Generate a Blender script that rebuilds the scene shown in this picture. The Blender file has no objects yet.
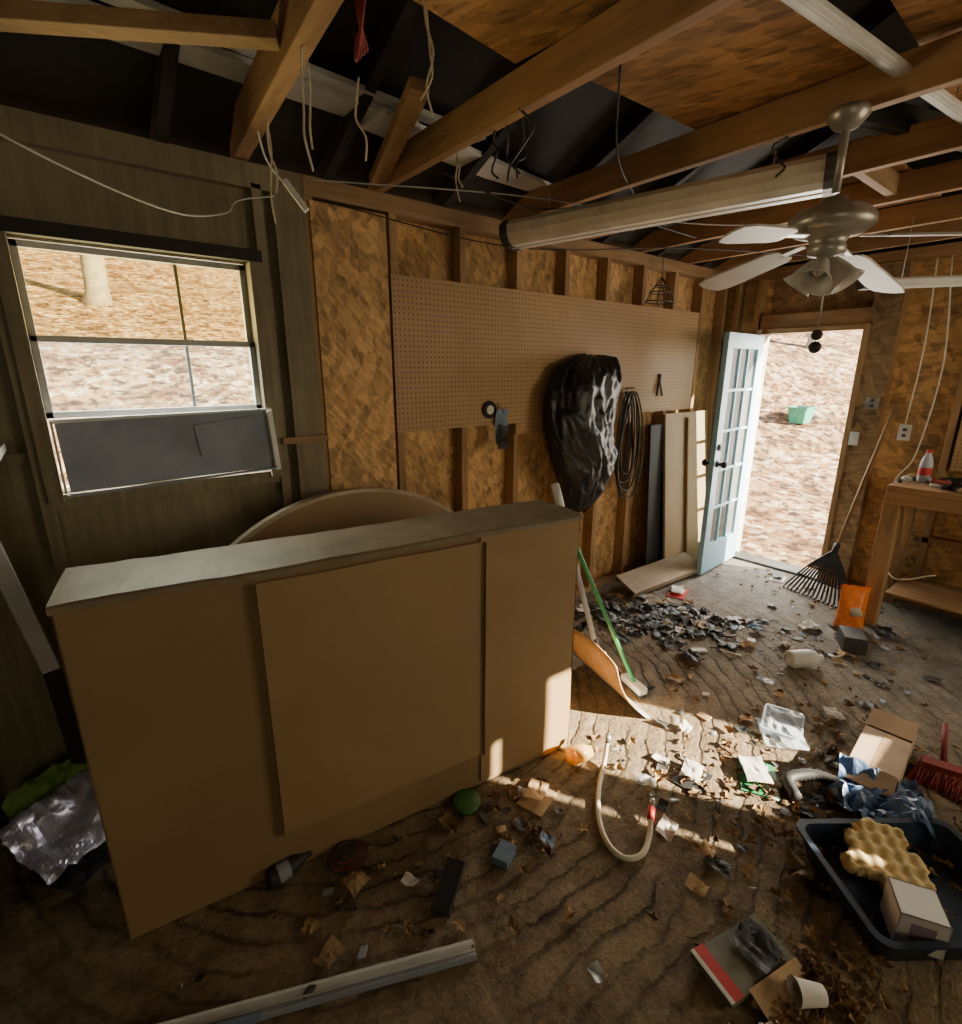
import bpy, bmesh, math, random
from mathutils import Vector, Matrix, Euler, noise
random.seed(7)
C=bpy.context.scene.collection
# ---------------------------------------------------------------- materials
def nt(name):
    m=bpy.data.materials.new(name); m.use_nodes=True
    n=m.node_tree.nodes; l=m.node_tree.links; b=n['Principled BSDF']
    return m,n,l,b
def col(c): return (c[0],c[1],c[2],1)
def ramp(n,l,src,stops):
    r=n.new('ShaderNodeValToRGB'); e=r.color_ramp.elements
    e[0].position=stops[0][0]; e[0].color=col(stops[0][1])
    e[1].position=stops[-1][0]; e[1].color=col(stops[-1][1])
    for p,c in stops[1:-1]:
        x=e.new(p); x.color=col(c)
    l.new(src,r.inputs[0]); return r.outputs[0]
def coords(n,l,scale=(1,1,1),rot=(0,0,0)):
    t=n.new('ShaderNodeTexCoord'); mp=n.new('ShaderNodeMapping')
    mp.inputs['Scale'].default_value=scale; mp.inputs['Rotation'].default_value=rot
    l.new(t.outputs['Object'],mp.inputs[0]); return mp.outputs[0]
def noisetex(n,l,vec,scale,detail=6,rough=.6):
    t=n.new('ShaderNodeTexNoise'); t.inputs['Scale'].default_value=scale
    t.inputs['Detail'].default_value=detail; t.inputs['Roughness'].default_value=rough
    l.new(vec,t.inputs['Vector']); return t.outputs['Fac']
def mixc(n,l,fac,a,b,mode='MIX'):
    m=n.new('ShaderNodeMix'); m.data_type='RGBA'; m.blend_type=mode
    for s,v in ((m.inputs[0],fac),(m.inputs[6],a),(m.inputs[7],b)):
        if hasattr(v,'links'): l.new(v,s)
        elif isinstance(v,(int,float)): s.default_value=v
        else: s.default_value=col(v)
    return m.outputs[2]
def bump(n,l,b,h,strength=.3,dist=.01):
    bp=n.new('ShaderNodeBump'); bp.inputs['Strength'].default_value=strength; bp.inputs['Distance'].default_value=dist
    l.new(h,bp.inputs['Height']); l.new(bp.outputs[0],b.inputs['Normal'])
def simple(name,c,rough=.6,metal=0,var=.25,scale=12,bmp=.15,bs=40):
    m,n,l,b=nt(name); v=coords(n,l)
    f=noisetex(n,l,v,scale)
    dk=[x*(1-var) for x in c]; lt=[min(1,x*(1+var)) for x in c]
    l.new(ramp(n,l,f,[(.3,dk),(.7,lt)]),b.inputs['Base Color'])
    b.inputs['Roughness'].default_value=rough; b.inputs['Metallic'].default_value=metal
    if bmp: bump(n,l,b,noisetex(n,l,v,bs),bmp,.004)
    return m
def wood(name,c,axis=0,var=.35,rough=.75):
    m,n,l,b=nt(name); s=[22,22,22]; s[axis]=1.6
    v=coords(n,l,s); f=noisetex(n,l,v,1.6,8,.65)
    v2=coords(n,l); g=noisetex(n,l,v2,1.7,4)
    a=ramp(n,l,f,[(.28,[x*(1-var) for x in c]),(.55,c),(.75,[x*(1+var*.7) for x in c])])
    d=ramp(n,l,g,[(.3,(.55,.52,.5)),(.65,(1,1,1))])
    l.new(mixc(n,l,1.0,a,d,'MULTIPLY'),b.inputs['Base Color'])
    b.inputs['Roughness'].default_value=rough; bump(n,l,b,f,.25,.004)
    return m
def osb(name,c,dirt=.5):
    m,n,l,b=nt(name)
    outs=[]
    for rot,sc in (((.3,.2,.4),20),((1.1,.7,1.9),27)):
        v=coords(n,l,(1,.45,1.0),rot)
        vo=n.new('ShaderNodeTexVoronoi'); vo.inputs['Scale'].default_value=sc; vo.inputs['Randomness'].default_value=1
        mp=n.new('ShaderNodeMapping'); mp.inputs['Scale'].default_value=(1,2.6,.6); mp.inputs['Rotation'].default_value=rot
        l.new(v,mp.inputs[0]); l.new(mp.outputs[0],vo.inputs['Vector'])
        outs.append(vo.outputs['Color'])
    s=n.new('ShaderNodeSeparateColor'); l.new(outs[0],s.inputs[0])
    s2=n.new('ShaderNodeSeparateColor'); l.new(outs[1],s2.inputs[0])
    a=ramp(n,l,s.outputs[0],[(0,[x*.42 for x in c]),(.4,c),(1,[min(1,x*1.65) for x in c])])
    a2=ramp(n,l,s2.outputs[1],[(0,[x*.5 for x in c]),(.5,[x*1.05 for x in c]),(1,[min(1,x*1.5) for x in c])])
    k=mixc(n,l,.5,a,a2)
    g=noisetex(n,l,coords(n,l),1.3,5)
    d=ramp(n,l,g,[(.35,(1-dirt,)*3),(.6,(1,1,1))])
    l.new(mixc(n,l,1.0,k,d,'MULTIPLY'),b.inputs['Base Color']); b.inputs['Roughness'].default_value=.8
    bump(n,l,b,s.outputs[0],.2,.003)
    return m
def pegboard_mat():
    m,n,l,b=nt('pegboard_brown'); v=coords(n,l,(1,1,1))
    sp=n.new('ShaderNodeSeparateXYZ'); l.new(v,sp.inputs[0])
    def fr(o):
        d=n.new('ShaderNodeMath'); d.operation='MULTIPLY'; d.inputs[1].default_value=1/.0254; l.new(o,d.inputs[0])
        f=n.new('ShaderNodeMath'); f.operation='FRACT'; l.new(d.outputs[0],f.inputs[0])
        s=n.new('ShaderNodeMath'); s.operation='SUBTRACT'; s.inputs[1].default_value=.5; l.new(f.outputs[0],s.inputs[0])
        p=n.new('ShaderNodeMath'); p.operation='POWER'; p.inputs[1].default_value=2; l.new(s.outputs[0],p.inputs[0]); return p.outputs[0]
    def mx(a_,b_):
        a=n.new('ShaderNodeMath'); a.operation='ADD'; l.new(a_,a.inputs[0]); l.new(b_,a.inputs[1])
        lt=n.new('ShaderNodeMath'); lt.operation='LESS_THAN'; lt.inputs[1].default_value=.028; l.new(a.outputs[0],lt.inputs[0]); return lt.outputs[0]
    geo=n.new('ShaderNodeNewGeometry'); sn=n.new('ShaderNodeSeparateXYZ'); l.new(geo.outputs['Normal'],sn.inputs[0])
    ab=n.new('ShaderNodeMath'); ab.operation='ABSOLUTE'; l.new(sn.outputs[0],ab.inputs[0])
    k1=mx(fr(sp.outputs[0]),fr(sp.outputs[2])); k2=mx(fr(sp.outputs[1]),fr(sp.outputs[2]))
    mm=n.new('ShaderNodeMix'); l.new(ab.outputs[0],mm.inputs[0]); l.new(k1,mm.inputs[2]); l.new(k2,mm.inputs[3])
    g=noisetex(n,l,v,1.5,5)
    base=ramp(n,l,g,[(.3,(.33,.195,.085)),(.7,(.47,.29,.14))])
    l.new(mixc(n,l,mm.outputs[0],base,(.10,.06,.028)),b.inputs['Base Color']); b.inputs['Roughness'].default_value=.55
    return m
def floor_mat():
    m,n,l,b=nt('dusty_floor'); v=coords(n,l)
    g=noisetex(n,l,v,1.1,6); f=noisetex(n,l,v,55,5,.7); f2=noisetex(n,l,v,9,8,.7)
    base=ramp(n,l,g,[(.3,(.19,.135,.082)),(.5,(.33,.245,.15)),(.7,(.46,.35,.22))])
    gr=ramp(n,l,f2,[(.35,(.42,.39,.36)),(.6,(1,1,1))])
    k=mixc(n,l,.85,base,gr,'MULTIPLY')
    sp=n.new('ShaderNodeSeparateXYZ'); l.new(v,sp.inputs[0])
    ad=n.new('ShaderNodeMath'); ad.operation='MULTIPLY_ADD'; ad.inputs[1].default_value=.9; l.new(g,ad.inputs[0]); l.new(sp.outputs[0],ad.inputs[2])
    mr=n.new('ShaderNodeMapRange'); mr.inputs[1].default_value=2.9; mr.inputs[2].default_value=4.2; l.new(ad.outputs[0],mr.inputs[0])
    grey=ramp(n,l,f2,[(.3,(.14,.125,.11)),(.7,(.33,.295,.26))])
    k=mixc(n,l,mr.outputs[0],k,grey)
    sand=ramp(n,l,f,[(.3,(.55,.53,.5)),(.65,(1,1,1))])
    k=mixc(n,l,.9,k,sand,'MULTIPLY')
    mp=n.new('ShaderNodeMapping'); mp.inputs['Location'].default_value=(-1.1,-2.3,0); l.new(v,mp.inputs[0])
    w=n.new('ShaderNodeTexWave'); w.wave_type='RINGS'; w.rings_direction='Z'; w.inputs['Scale'].default_value=4.0
    w.inputs['Distortion'].default_value=6; w.inputs['Detail'].default_value=5; w.inputs['Detail Scale'].default_value=.9; w.inputs['Detail Roughness'].default_value=.6; l.new(mp.outputs[0],w.inputs['Vector'])
    wr=ramp(n,l,w.outputs['Fac'],[(.0,(.1,.1,.1)),(.14,(.8,.8,.8)),(1,(1,1,1))])
    gm=noisetex(n,l,v,2.0,4)
    inv=n.new('ShaderNodeMapRange'); inv.inputs[1].default_value=0;inv.inputs[2].default_value=1;inv.inputs[3].default_value=.75;inv.inputs[4].default_value=.1; l.new(mr.outputs[0],inv.inputs[0])
    gk=n.new('ShaderNodeMapRange'); gk.inputs[1].default_value=.36; gk.inputs[2].default_value=.62; l.new(gm,gk.inputs[0])
    iv=n.new('ShaderNodeMath'); iv.operation='MULTIPLY'; l.new(inv.outputs[0],iv.inputs[0]); l.new(gk.outputs[0],iv.inputs[1])
    k=mixc(n,l,iv.outputs[0],k,wr,'MULTIPLY')
    l.new(k,b.inputs['Base Color']); b.inputs['Roughness'].default_value=.9
    rr=n.new('ShaderNodeSeparateColor'); l.new(wr,rr.inputs[0])
    sc=n.new('ShaderNodeMath'); sc.operation='MULTIPLY'; l.new(rr.outputs[0],sc.inputs[0]); l.new(iv.outputs[0],sc.inputs[1])
    q=n.new('ShaderNodeMath'); q.operation='MULTIPLY'; q.inputs[1].default_value=.6; l.new(f,q.inputs[0])
    q2=n.new('ShaderNodeMath'); q2.operation='MULTIPLY_ADD'; q2.inputs[1].default_value=1.1; l.new(f2,q2.inputs[0]); l.new(q.outputs[0],q2.inputs[2])
    h=n.new('ShaderNodeMath'); h.operation='MULTIPLY_ADD'; h.inputs[1].default_value=1.3
    l.new(sc.outputs[0],h.inputs[0]); l.new(q2.outputs[0],h.inputs[2])
    bump(n,l,b,h.outputs[0],.85,.022)
    return m
def speckle(name,cs,scale=20,rough=.8,big=None):
    m,n,l,b=nt(name); v=coords(n,l)
    vo=n.new('ShaderNodeTexVoronoi'); vo.inputs['Scale'].default_value=scale; l.new(v,vo.inputs['Vector'])
    s=n.new('ShaderNodeSeparateColor'); l.new(vo.outputs['Color'],s.inputs[0])
    st=[(i/(len(cs)-1),c) for i,c in enumerate(cs)]
    k=ramp(n,l,s.outputs[0],st)
    if big:
        g=noisetex(n,l,v,big,8,.75); k=mixc(n,l,1.0,k,ramp(n,l,g,[(.38,(.34,.22,.11)),(.54,(1,1,1))]),'MULTIPLY')
        g2=noisetex(n,l,v,7,4,.7); k=mixc(n,l,1.0,k,ramp(n,l,g2,[(.40,(.16,.11,.07)),(.5,(1,1,1))]),'MULTIPLY')
    l.new(k,b.inputs['Base Color']); b.inputs['Roughness'].default_value=rough
    bump(n,l,b,s.outputs[1],.6,.04)
    return m
def glass(name,c=(.9,.95,.95),t=.9,rough=.05):
    m=bpy.data.materials.new(name); m.use_nodes=True; n=m.node_tree.nodes; l=m.node_tree.links; n.clear()
    o=n.new('ShaderNodeOutputMaterial'); mx=n.new('ShaderNodeMixShader'); tr=n.new('ShaderNodeBsdfTransparent'); gl=n.new('ShaderNodeBsdfPrincipled')
    gl.inputs['Base Color'].default_value=col(c); gl.inputs['Roughness'].default_value=rough
    tr.inputs[0].default_value=col(c); mx.inputs[0].default_value=1-t
    l.new(tr.outputs[0],mx.inputs[1]); l.new(gl.outputs[0],mx.inputs[2]); l.new(mx.outputs[0],o.inputs[0]); return m

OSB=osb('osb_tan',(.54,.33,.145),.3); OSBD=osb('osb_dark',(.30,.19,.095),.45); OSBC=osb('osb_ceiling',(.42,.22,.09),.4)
PLYL=wood('weathered_sheathing',(.25,.215,.135),2,.3)
LZ=wood('lumber_vertical',(.43,.265,.125),2); LX=wood('lumber_x',(.38,.235,.12),0); LY=wood('lumber_y',(.40,.225,.105),1)
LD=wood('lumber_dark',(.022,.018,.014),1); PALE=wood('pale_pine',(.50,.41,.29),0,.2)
PEG=pegboard_mat(); FLOOR=floor_mat()
CARD=simple('cardboard_brown',(.25,.162,.078),.7,0,.14,2.5,.08,30); CARD2=simple('cardboard_panel',(.31,.205,.10),.68,0,.10,2.0,.06,30)
CARDT=simple('worn_cardboard_top',(.21,.165,.11),.6,0,.35,5,.2,18); CARDL=simple('cardboard_light',(.48,.32,.17),.8)
WHITE=simple('white_paint_worn',(.62,.62,.6),.55,0,.15,6); DWHITE=simple('dirty_white',(.42,.42,.40),.6,0,.25,5)
BLUE=simple('light_blue_paint',(.30,.52,.68),.45,0,.08,4,.05); GREYB=simple('blue_grey_panel',(.25,.28,.34),.7,0,.2,5)
METAL=simple('galvanised',(.45,.45,.44),.35,.8,.2,8); NICKEL=simple('aged_nickel',(.38,.355,.32),.38,.5,.25,10); BLADE=simple('fan_blade_grey',(.46,.43,.39),.5,0,.12,6)
BLACKP=simple('black_plastic_bag',(.010,.010,.012),.45,0,.3,6,.9,12); BLACK=simple('black_matte',(.02,.02,.022),.6); DARK=simple('dark_grey',(.05,.047,.045),.6)
GLS=glass('window_glass'); DGLS=glass('dusty_glass',(.78,.73,.52),.92); SHADE=glass('frosted_shade',(.72,.70,.66),.35,.3); CLEAR=glass('clear_plastic',(.75,.82,.9),.55,.15); AMBER=glass('amber_glass',(.9,.7,.25),.6,.1)
GREEN=simple('green_paint',(.03,.25,.09),.5); ORANGE=simple('orange_bag',(.80,.20,.02),.4,0,.2,20); RED=simple('red_plastic',(.5,.03,.03),.5); DRED=simple('dark_red',(.22,.03,.025),.7)
TAN=simple('shovel_tan',(.72,.42,.2),.5,0,.2,10); CREAM=simple('cream_hose',(.68,.62,.5),.5,0,.1); STR=simple('old_string',(.45,.38,.28),.9); CORD=simple('old_cord',(.05,.04,.03),.6)
BCLOTH=simple('blue_plastic_sheet',(.07,.13,.27),.4,0,.4,14,.4,25); SILV=simple('silver_mailer',(.46,.46,.58),.28,.5,.3,18,.6,35); GCLOTH=simple('green_cloth',(.20,.36,.08),.9)
NAVY=simple('navy_tray',(.02,.035,.06),.4); FOAM=simple('yellow_foam',(.56,.42,.20),.9,0,.25,20,.4,30); LBLUE=simple('pale_blue',(.16,.24,.34),.5)
LEAF=speckle('dry_leaves',[(.07,.038,.02),(.20,.11,.05),(.38,.24,.11),(.14,.08,.035)],14)
HILL=speckle('hill_leaf_litter',[(.17,.075,.02),(.50,.33,.17),(.27,.13,.045),(.70,.58,.42),(.12,.055,.02)],11.0,.85,1.6)
BARK=simple('pale_bark',(.32,.30,.27),.9,0,.3,8,.4,12); PAPER=simple('paper',(.62,.60,.56),.8,0,.1); TEAL=simple('teal_bin',(.05,.35,.26),.5)
# ---------------------------------------------------------------- builder
class M:
    def __init__(s,name): s.name=name; s.bm=bmesh.new(); s.mats=[]; s.T=Matrix.Identity(4)
    def mi(s,m):
        if m not in s.mats: s.mats.append(m)
        return s.mats.index(m)
    def add(s,vs,fs,m,smooth=False):
        i=s.mi(m); bv=[s.bm.verts.new(s.T@Vector(v)) for v in vs]
        for f in fs:
            try:
                q=s.bm.faces.new([bv[k] for k in f]); q.material_index=i; q.smooth=smooth
            except ValueError: pass
    def box(s,c,d,m,rot=(0,0,0)):
        R=Euler(rot).to_matrix(); c=Vector(c); x,y,z=[k/2 for k in d]
        vs=[c+R@Vector(p) for p in ((-x,-y,-z),(x,-y,-z),(x,y,-z),(-x,y,-z),(-x,-y,z),(x,-y,z),(x,y,z),(-x,y,z))]
        s.add(vs,[(0,3,2,1),(4,5,6,7),(0,1,5,4),(1,2,6,5),(2,3,7,6),(3,0,4,7)],m)
    def bx(s,x0,x1,y0,y1,z0,z1,m): s.box(((x0+x1)/2,(y0+y1)/2,(z0+z1)/2),(abs(x1-x0),abs(y1-y0),abs(z1-z0)),m)
    def beam(s,p,q,w,h,m,roll=0):
        p=Vector(p);q=Vector(q); d=(q-p); L=d.length; d.normalize()
        up=Vector((0,0,1)) if abs(d.z)<.95 else Vector((0,1,0))
        sd=d.cross(up).normalized(); u=sd.cross(d)
        Rm=Matrix.Rotation(roll,3,d); sd=Rm@sd;u=Rm@u
        vs=[]
        for e in (p,q):
            for a,b in ((-1,-1),(1,-1),(1,1),(-1,1)): vs.append(e+sd*a*w/2+u*b*h/2)
        s.add(vs,[(3,2,1,0),(4,5,6,7),(0,1,5,4),(1,2,6,5),(2,3,7,6),(3,0,4,7)],m)
    def tube(s,pts,r,m,seg=8,caps=True):
        pts=[Vector(p) for p in pts]; n=len(pts)
        rr=r if isinstance(r,(list,tuple)) else [r]*n
        vs=[];fs=[]; prev=None
        for i,p in enumerate(pts):
            t=(pts[min(i+1,n-1)]-pts[max(i-1,0)]).normalized()
            a=prev if prev is not None else (Vector((0,0,1)) if abs(t.z)<.9 else Vector((1,0,0)))
            a=(a-t*a.dot(t)).normalized(); b=t.cross(a); prev=a
            for k in range(seg):
                an=2*math.pi*k/seg; vs.append(p+(a*math.cos(an)+b*math.sin(an))*rr[i])
        for i in range(n-1):
            for k in range(seg):
                k2=(k+1)%seg; fs.append((i*seg+k,i*seg+k2,(i+1)*seg+k2,(i+1)*seg+k))
        if caps: fs.append(tuple(reversed(range(seg)))); fs.append(tuple((n-1)*seg+k for k in range(seg)))
        s.add(vs,fs,m,True)
    def smoothtube(s,pts,r,m,seg=8,sub=8):
        s.tube(catmull(pts,sub),r,m,seg)
    def lathe(s,prof,c,m,seg=24,axis=(0,0,1),closed=False):
        ax=Vector(axis).normalized(); q=Vector((0,0,1)).rotation_difference(ax); c=Vector(c); vs=[];fs=[]
        for r,z in prof:
            for k in range(seg):
                an=2*math.pi*k/seg; vs.append(c+q@Vector((r*math.cos(an),r*math.sin(an),z)))
        for i in range(len(prof)-1):
            for k in range(seg):
                k2=(k+1)%seg; fs.append((i*seg+k,i*seg+k2,(i+1)*seg+k2,(i+1)*seg+k))
        s.add(vs,fs,m,True)
    def sheet(s,c,w,h,m,rot=(0,0,0),amp=.03,n=14,seed=0,freq=5,lift=.01):
        R=Euler(rot).to_matrix(); vs=[];fs=[]
        for j in range(n+1):
            for i in range(n+1):
                x=(i/n-.5)*w; y=(j/n-.5)*h
                ex=noise.noise(Vector((i*.5+seed,j*.5,3)))*.06
                z=abs(noise.noise(Vector((x*freq+seed,y*freq,seed))))*amp*2+abs(noise.noise(Vector((x*freq*3+seed,y*freq*3,7))))*amp*.7+lift
                vs.append(Vector(c)+R@Vector((x*(1+ex),y*(1+ex*1.4),z)))
        for j in range(n):
            for i in range(n): a=j*(n+1)+i; fs.append((a,a+1,a+n+2,a+n+1))
        s.add(vs,fs,m,False)
    def blob(s,c,d,m,seed=0,amp=.25,sub=2,freq=2.5,flat=True,smooth=False):
        b=bmesh.new(); bmesh.ops.create_icosphere(b,subdivisions=sub,radius=1)
        vs=[];c=Vector(c)
        for v in b.verts:
            k=1+noise.noise(v.co*freq+Vector((seed*3.1,seed,0)))*amp*2
            p=v.co*k; vs.append(c+Vector((p.x*d[0],p.y*d[1],max(p.z,-.95)*d[2])))
        fs=[[v.index for v in f.verts] for f in b.faces]; b.free(); s.add(vs,fs,m,smooth)
    def done(s,bevel=0,weld=False):
        me=bpy.data.meshes.new(s.name); s.bm.to_mesh(me); s.bm.free()
        for m in s.mats: me.materials.append(m)
        o=bpy.data.objects.new(s.name,me); C.objects.link(o)
        if bevel:
            b=o.modifiers.new('bev','BEVEL'); b.width=bevel; b.segments=2; b.limit_method='ANGLE'
        return o
def catmull(P,sub=8):
    P=[Vector(p) for p in P]; P=[P[0]*2-P[1]]+P+[P[-1]*2-P[-2]]; out=[]
    for i in range(1,len(P)-2):
        a,b,c,d=P[i-1:i+3]
        for k in range(sub):
            t=k/sub; out.append(.5*((2*b)+(c-a)*t+(2*a-5*b+4*c-d)*t*t+(3*b-a-3*c+d)*t**3))
    out.append(P[-2]); return out
YB=2.35; XD=4.58; YF=-2.1; XL=-1.6; ZC=2.43
# ---------------------------------------------------------------- floor
o=M('floor'); o.bx(XL-.15,XD+.1,YF-.1,YB+.1,-.1,0,FLOOR); o.done()
# ---------------------------------------------------------------- wall back
WX0,WX1,WZ0,WZ1=-.05,.68,1.22,2.07
o=M('wall_back')
y0,y1=YB+.09,YB+.12
o.bx(XL-.1,WX0,y0-.05,y1,0,ZC,PLYL); o.bx(WX1,.95,y0-.05,y1,0,ZC,PLYL)
o.bx(WX0,WX1,y0-.05,y1,0,WZ0,PLYL); o.bx(WX0,WX1,y0-.05,y1,WZ1,ZC,PLYL)
o.bx(.95,XD+.12,y0,y1,0,ZC,OSB)
o.bx(.95,1.31,YB-.005,YB+.012,.0,2.34,OSB)          # proud OSB panel
for x in (.93,1.33,1.74,2.14,2.54,2.94,3.34,3.74,4.14,4.5): o.bx(x,x+.04,YB+.004,y0,.04,2.36,LZ)
for x in (-1.3,-.9,-.5,-.12,.72): o.bx(x,x+.04,YB,y0-.05,.04,2.36,PLYL)
o.bx(.80,.93,YB-.004,YB+.01,0,2.34,PLYL)
o.bx(XL,.93,YB,y0,2.34,2.43,PLYL); o.bx(.93,XD,YB-.002,y0,2.355,2.43,LX); o.bx(.93,XD,YB,y0,0,.04,LX)
o.bx(-.12,.76,YB+.01,y0-.05,1.16,1.215,PLYL)
o.bx(XL,WX0-.07,YB+.02,YB+.045,1.34,1.375,PLYL); o.bx(WX1+.06,.95,YB-.02,YB+.0,1.33,1.36,LX)
o.done(.002)
o=M('pegboard'); o.bx(1.32,4.1,YB-.012,YB-.002,1.34,2.09,PEG); o.bx(2.14,3.3,YB-.011,YB-.003,1.27,1.338,PEG); o.done()
# ---------------------------------------------------------------- window
o=M('window_1')
o.bx(WX0-.05,WX1+.05,YB-.02,YB+.02,WZ1,WZ1+.045,LD)
for a,b in ((WX0-.045,WX0),(WX1,WX1+.045)): o.bx(a,b,YB-.015,YB+.05,WZ0-.03,WZ1,PLYL)
f=.022
for z0,z1,yy,g_ in ((1.745,2.065,YB+.06,DGLS),(1.485,1.765,YB+.035,GLS)):
    o.bx(WX0,WX1,yy,yy+.025,z0,z0+f,WHITE); o.bx(WX0,WX1,yy,yy+.025,z1-f,z1,DWHITE)
    o.bx(WX0,WX0+f,yy,yy+.025,z0,z1,DWHITE); o.bx(WX1-f,WX1,yy,yy+.025,z0,z1,DWHITE)
    o.bx(WX0+f,WX1-f,yy+.01,yy+.013,z0+f,z1-f,g_)
o.bx(.425,.437,YB+.09,YB+.1,1.49,2.05,DARK)
o.done(.002)
o=M('window_filler_panel')
o.box((.33,YB-.012,1.355),(.72,.02,.25),GREYB,(.08,-.02,0))
o.box((.33,YB-.02,1.482),(.74,.02,.014),WHITE,(0,-.01,0)); o.box((.33,YB-.03,1.225),(.74,.02,.008),GREYB,(0,-.03,0))
o.box((.695,YB-.03,1.355),(.022,.022,.26),WHITE,(.08,-.08,0)); o.box((-.04,YB-.03,1.355),(.008,.02,.26),DWHITE,(.08,0,0))
o.box((.52,YB-.028,1.39),(.24,.004,.13),GREYB,(.08,-.12,0))
o.done(.002)
# ---------------------------------------------------------------- door wall
DY0,DY1,DZ=1.34,2.04,1.93
o=M('wall_right')
x0,x1=XD+.09,XD+.12
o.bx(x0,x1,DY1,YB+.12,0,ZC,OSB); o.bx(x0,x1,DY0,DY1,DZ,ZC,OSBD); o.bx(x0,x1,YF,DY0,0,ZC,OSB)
for y in (2.27,2.09,1.25,1.14,.72,.32,-.1,-.5,-.9,-1.3,-1.7): o.bx(XD,x0,y,y+.04,.04,2.36,LZ)
o.bx(XD,x0,YF,DY0,0,.04,LY); o.bx(XD,x0,DY1,YB,0,.04,LY); o.bx(XD-.002,x0,YF,YB,2.355,2.43,LY)
o.bx(XD,x0,DY0-.03,DY1+.03,DZ+.03,DZ+.15,LY)
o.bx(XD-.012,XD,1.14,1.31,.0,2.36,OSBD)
o.bx(XD,x0,.3,.76,.48,.52,LY)
o.bx(XD-.01,XD,-.4,.70,1.0,2.0,PEG)
o.done(.002)
o=M('door_frame')
for a,b in ((DY0-.04,DY0),(DY1,DY1+.04)): o.bx(XD-.02,x1+.02,a,b,0,DZ+.04,WHITE if a>1.5 else LZ)
o.bx(XD-.02,x1+.02,DY0,DY1,DZ,DZ+.04,LY); o.bx(XD-.03,x1+.04,DY0,DY1,0,.02,DARK)
o.done(.003)
o=M('door_1')
o.T=Matrix.Translation((XD-.02,2.03,.02))@Matrix.Rotation(math.radians(184),4,'Z')
W,H,t=.68,1.90,.04
st=.1
o.bx(0,st,-t/2,t/2,0,H,BLUE); o.bx(W-st,W,-t/2,t/2,0,H,BLUE); o.bx(st,W-st,-t/2,t/2,0,.24,BLUE); o.bx(st,W-st,-t/2,t/2,H-.11,H,BLUE)
gw=(W-2*st)/3; gh=(H-.35)/5
for i in (1,2): o.bx(st+gw*i-.01,st+gw*i+.01,-t/2+.006,t/2-.006,.24,H-.11,BLUE)
for j in range(1,5): o.bx(st,W-st,-t/2+.006,t/2-.006,.24+gh*j-.01,.24+gh*j+.01,BLUE)
o.bx(st,W-st,-.002,.002,.24,H-.11,GLS)
for sgn in (1,-1):
    o.lathe([(.0,.0),(.028,0),(.028,.01),(.012,.015),(.012,.035),(.026,.045),(.03,.06),(.02,.075),(0,.078)],(W-.055,sgn*t/2,.92),BLACK,16,(0,sgn,0))
    o.lathe([(.0,.0),(.026,0),(.026,.014),(0,.018)],(W-.055,sgn*t/2,1.05),BLACK,16,(0,sgn,0))
o.done(.002)
o=M('wall_left'); o.bx(XL-.12,XL,YF,YB+.1,0,ZC,PLYL)
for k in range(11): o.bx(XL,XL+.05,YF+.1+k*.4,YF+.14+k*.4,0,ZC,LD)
o.done()
o=M('wall_front')
A=[(3.165,3.205,1.30,1.97),(3.40,4.05,1.36,2.16)]
yy0,yy1=YF-.03,YF
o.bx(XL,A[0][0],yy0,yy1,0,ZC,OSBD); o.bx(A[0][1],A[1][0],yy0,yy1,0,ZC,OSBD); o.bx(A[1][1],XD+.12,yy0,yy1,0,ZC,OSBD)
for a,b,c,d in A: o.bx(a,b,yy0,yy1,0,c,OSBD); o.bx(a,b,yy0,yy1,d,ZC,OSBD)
o.done()
o=M('window_2'); a,b,c,d=A[1]
for q in ((a-.04,a,c-.04,d+.04),(b,b+.04,c-.04,d+.04),(a,b,d,d+.04),(a,b,c-.04,c)): o.bx(q[0],q[1],YF,YF+.02,q[2],q[3],WHITE)
o.done(.002)
# ---------------------------------------------------------------- ceiling
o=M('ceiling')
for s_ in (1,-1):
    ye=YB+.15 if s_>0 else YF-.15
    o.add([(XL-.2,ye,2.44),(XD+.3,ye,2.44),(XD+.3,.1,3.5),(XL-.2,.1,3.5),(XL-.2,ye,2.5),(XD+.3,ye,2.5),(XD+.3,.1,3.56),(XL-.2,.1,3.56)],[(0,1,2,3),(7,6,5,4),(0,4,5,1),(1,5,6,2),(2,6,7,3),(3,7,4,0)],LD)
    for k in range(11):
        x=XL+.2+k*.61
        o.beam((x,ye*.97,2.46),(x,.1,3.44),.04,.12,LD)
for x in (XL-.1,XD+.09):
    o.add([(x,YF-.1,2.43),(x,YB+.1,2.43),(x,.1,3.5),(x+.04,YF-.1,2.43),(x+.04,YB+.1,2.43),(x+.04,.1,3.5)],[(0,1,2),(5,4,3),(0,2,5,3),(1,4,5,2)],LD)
o.done()
o=M('ceiling_joists')
for x in (-1.1,-.45,1.29,2.12,2.72,3.3,3.92,4.45): o.bx(x-.02,x+.02,YF,YB+.08,2.432,2.55,LY)
o.beam((.55,.6,2.50),(.70,YB+.05,2.50),.055,.13,LY)
o.beam((-.05,1.95,2.47),(.60,1.60,2.49),.06,.04,LX)
o.beam((1.10,1.7,2.56),(1.26,2.32,2.46),.07,.04,LZ)
o.beam((2.3,1.0,2.62),(3.6,.3,2.46),.04,.09,LD)
o.beam((2.74,.95,2.5),(3.3,.95,2.5),.04,.09,LX)
o.done(.003)
o=M('loft_osb_sheets')
def sl(x0,x1,y0,y1,z,m,r=0): o.box(((x0+x1)/2,(y0+y1)/2,z),(x1-x0,y1-y0,.012),m,(0,0,r))
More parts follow.
